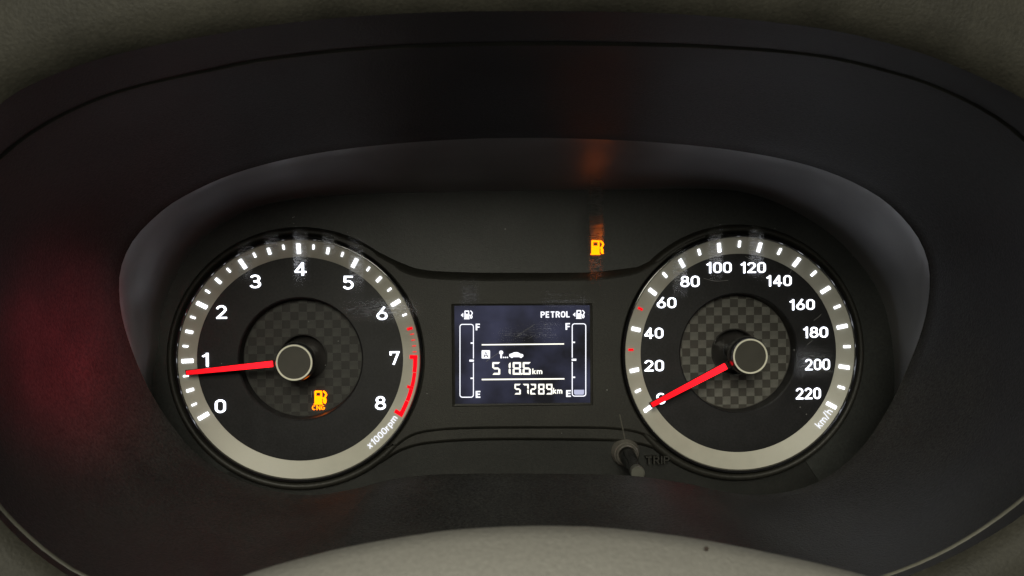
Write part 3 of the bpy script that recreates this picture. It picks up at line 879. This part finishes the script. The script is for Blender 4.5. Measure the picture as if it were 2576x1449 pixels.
def scuff_material(name, weight, rough, horizontal, groove=0.00014):
    m = bpy.data.materials.new(name)
    m.use_nodes = True
    nt = m.node_tree
    N_, L_ = nt.nodes, nt.links
    N_.remove(N_['Principled BSDF'])
    tr = N_.new('ShaderNodeBsdfTransparent')
    rf = N_.new('ShaderNodeBsdfRefraction')
    rf.inputs['Roughness'].default_value = rough
    rf.inputs['IOR'].default_value = 2.1
    gm = N_.new('ShaderNodeMapping')
    gm.inputs['Scale'].default_value = (40, 1, 6000)
    gn = N_.new('ShaderNodeTexNoise'); gn.inputs['Scale'].default_value = 1.0; gn.inputs['Detail'].default_value = 1
    gb = N_.new('ShaderNodeBump'); gb.inputs['Strength'].default_value = 1.0; gb.inputs['Distance'].default_value = groove
    mix = N_.new('ShaderNodeMixShader')
    tc = N_.new('ShaderNodeTexCoord')
    sep = N_.new('ShaderNodeSeparateXYZ')
    L_.new(tc.outputs['Generated'], sep.inputs[0])
    def edge(sock, soft):
        a = N_.new('ShaderNodeMath'); a.operation = 'SUBTRACT'; a.inputs[1].default_value = 0.5
        L_.new(sock, a.inputs[0])
        b_ = N_.new('ShaderNodeMath'); b_.operation = 'ABSOLUTE'
        L_.new(a.outputs[0], b_.inputs[0])
        c = N_.new('ShaderNodeMapRange'); c.interpolation_type = 'SMOOTHSTEP'
        c.inputs['From Min'].default_value = 0.5; c.inputs['From Max'].default_value = 0.5 - soft
        c.inputs['To Min'].default_value = 0.0; c.inputs['To Max'].default_value = 1.0
        L_.new(b_.outputs[0], c.inputs['Value'])
        return c.outputs['Result']
    L_.new(tc.outputs['Object'], gm.inputs['Vector'])
    L_.new(gm.outputs[0], gn.inputs['Vector'])
    L_.new(gn.outputs['Fac'], gb.inputs['Height'])
    L_.new(gb.outputs['Normal'], rf.inputs['Normal'])
    ex, ez = edge(sep.outputs['X'], 0.28), edge(sep.outputs['Z'], 0.48)
    mp = N_.new('ShaderNodeMapping')
    mp.inputs['Scale'].default_value = (300, 1, 1500) if horizontal else (300, 1, 1100)
    L_.new(tc.outputs['Object'], mp.inputs['Vector'])
    ns = N_.new('ShaderNodeTexNoise'); ns.inputs['Scale'].default_value = 1.0; ns.inputs['Detail'].default_value = 4
    L_.new(mp.outputs[0], ns.inputs['Vector'])
    mr = N_.new('ShaderNodeMapRange')
    mr.inputs['From Min'].default_value = 0.3; mr.inputs['From Max'].default_value = 0.75
    mr.inputs['To Min'].default_value = 0.35 * weight; mr.inputs['To Max'].default_value = weight
    L_.new(ns.outputs['Fac'], mr.inputs['Value'])
    p1_ = N_.new('ShaderNodeMath'); p1_.operation = 'MULTIPLY'
    p2_ = N_.new('ShaderNodeMath'); p2_.operation = 'MULTIPLY'
    L_.new(ex, p1_.inputs[0]); L_.new(ez, p1_.inputs[1])
    L_.new(p1_.outputs[0], p2_.inputs[0]); L_.new(mr.outputs['Result'], p2_.inputs[1])
    L_.new(p2_.outputs[0], mix.inputs[0]); L_.new(tr.outputs[0], mix.inputs[1]); L_.new(rf.outputs[0], mix.inputs[2])
    L_.new(mix.outputs[0], N_['Material Output'].inputs['Surface'])
    return m
M_SCUFF = scuff_material('wiped dull lens', 0.9, 0.3, True)
M_SCUFF2 = scuff_material('lightly wiped lens', 0.42, 0.3, True)
k_ = 0
def scuff(u0, v0, u1, v1, m):
    global k_
    k_ += 1
    y = YLENS - 0.0003 - 0.00004 * k_
    q = [at(u, v, y) for u, v in ((u0, v0), (u1, v0), (u1, v1), (u0, v1))]
    mesh_obj('scuff', q, [(0, 1, 2, 3)], m, lens)
scuff(1476, 400, 1522, 655, M_SCUFF)
scuff(1478, 630, 1520, 730, M_SCUFF2)
for q in ((1150, 685, 1210, 780), (1345, 715, 1490, 778), (1235, 800, 1420, 862)):
    scuff(*q, M_SCUFF2)
for u, v0, v1 in ((757, 540, 735), (896, 570, 760), (829, 575, 650), (683, 575, 650), (616, 590, 720), (1800, 530, 720), (1902, 530, 720), (1710, 600, 760)):
    scuff(u - 22, v0, u + 22, v1, M_SCUFF2)
scuff(830, 745, 1075, 815, M_SCUFF2)
scuff(1990, 860, 2110, 965, M_SCUFF2)

M_SCRATCH = plastic('bright scratch', (0.22, 0.22, 0.22), 0.4, 0.5, 0.2, 400, 0.0)
def scratch(pts, w=0.9, name='scratch', m=None):
    b = MB(); b.stroke(cat(pts, 10, False) if len(pts) > 2 else pts, w, YLENS - 0.0009, YLENS - 0.00086)
    b.build(name, m or M_SCRATCH, lens)
M_DIM = plastic('dim scratch', (0.075, 0.07, 0.058), 0.5, 0.3, 0.3, 900, 0.0)
scratch([(1559, 1042), (1567, 1080), (1575, 1118)], 2.8, m=M_DIM)
scratch([(540, 1012), (551, 1003)], 0.8)
scratch([(2047, 806), (2060, 797), (2066, 790)], 0.8); scratch([(2024, 850), (2036, 838)], 1.2); scratch([(2030, 868), (2044, 856)], 0.8)
scratch([(1875, 645), (1905, 660), (1930, 665)], 0.7); scratch([(1770, 700), (1800, 707), (1832, 705)], 0.7)
scratch([(1985, 690), (1996, 672)], 0.7); scratch([(1648, 772), (1700, 771)], 0.8); scratch([(2065, 930), (2095, 936)], 0.7)
scratch([(1222, 1010 - 100), (1262, 1010 - 128)], 0.7); scratch([(1300, 846), (1345, 816)], 0.6)
scratch([(784, 983), (783, 1000)], 0.8); scratch([(789, 983), (788, 990)], 0.8); scratch([(735, 548), (741, 545)], 1.2)
scratch([(1500, 655), (1512, 648)], 0.8); scratch([(1488, 659), (1503, 661)], 0.7)
import random
rnd = random.Random(4)
for k in range(26):
    u, v = rnd.uniform(480, 2150), rnd.uniform(520, 1150)
    r = rnd.uniform(0.8, 1.7)
    b = MB(); b.pprism(circle(u, v, r, 6), YLENS - 0.00096, YLENS - 0.00088)
    b.build('dust_speck', M_SCRATCH, lens)

p = at(1777, 1380, YH - 0.0035)
b = MB(); b.lathe([(0.0004, 0.0), (0.00035, -0.00025), (0.0002, -0.0004), (0.00003, -0.00045)], (p.x, p.z), 9)
o = b.build('crumb', M_SPECK, wheel)
for q in o.data.vertices:
    q.co.y += p.y
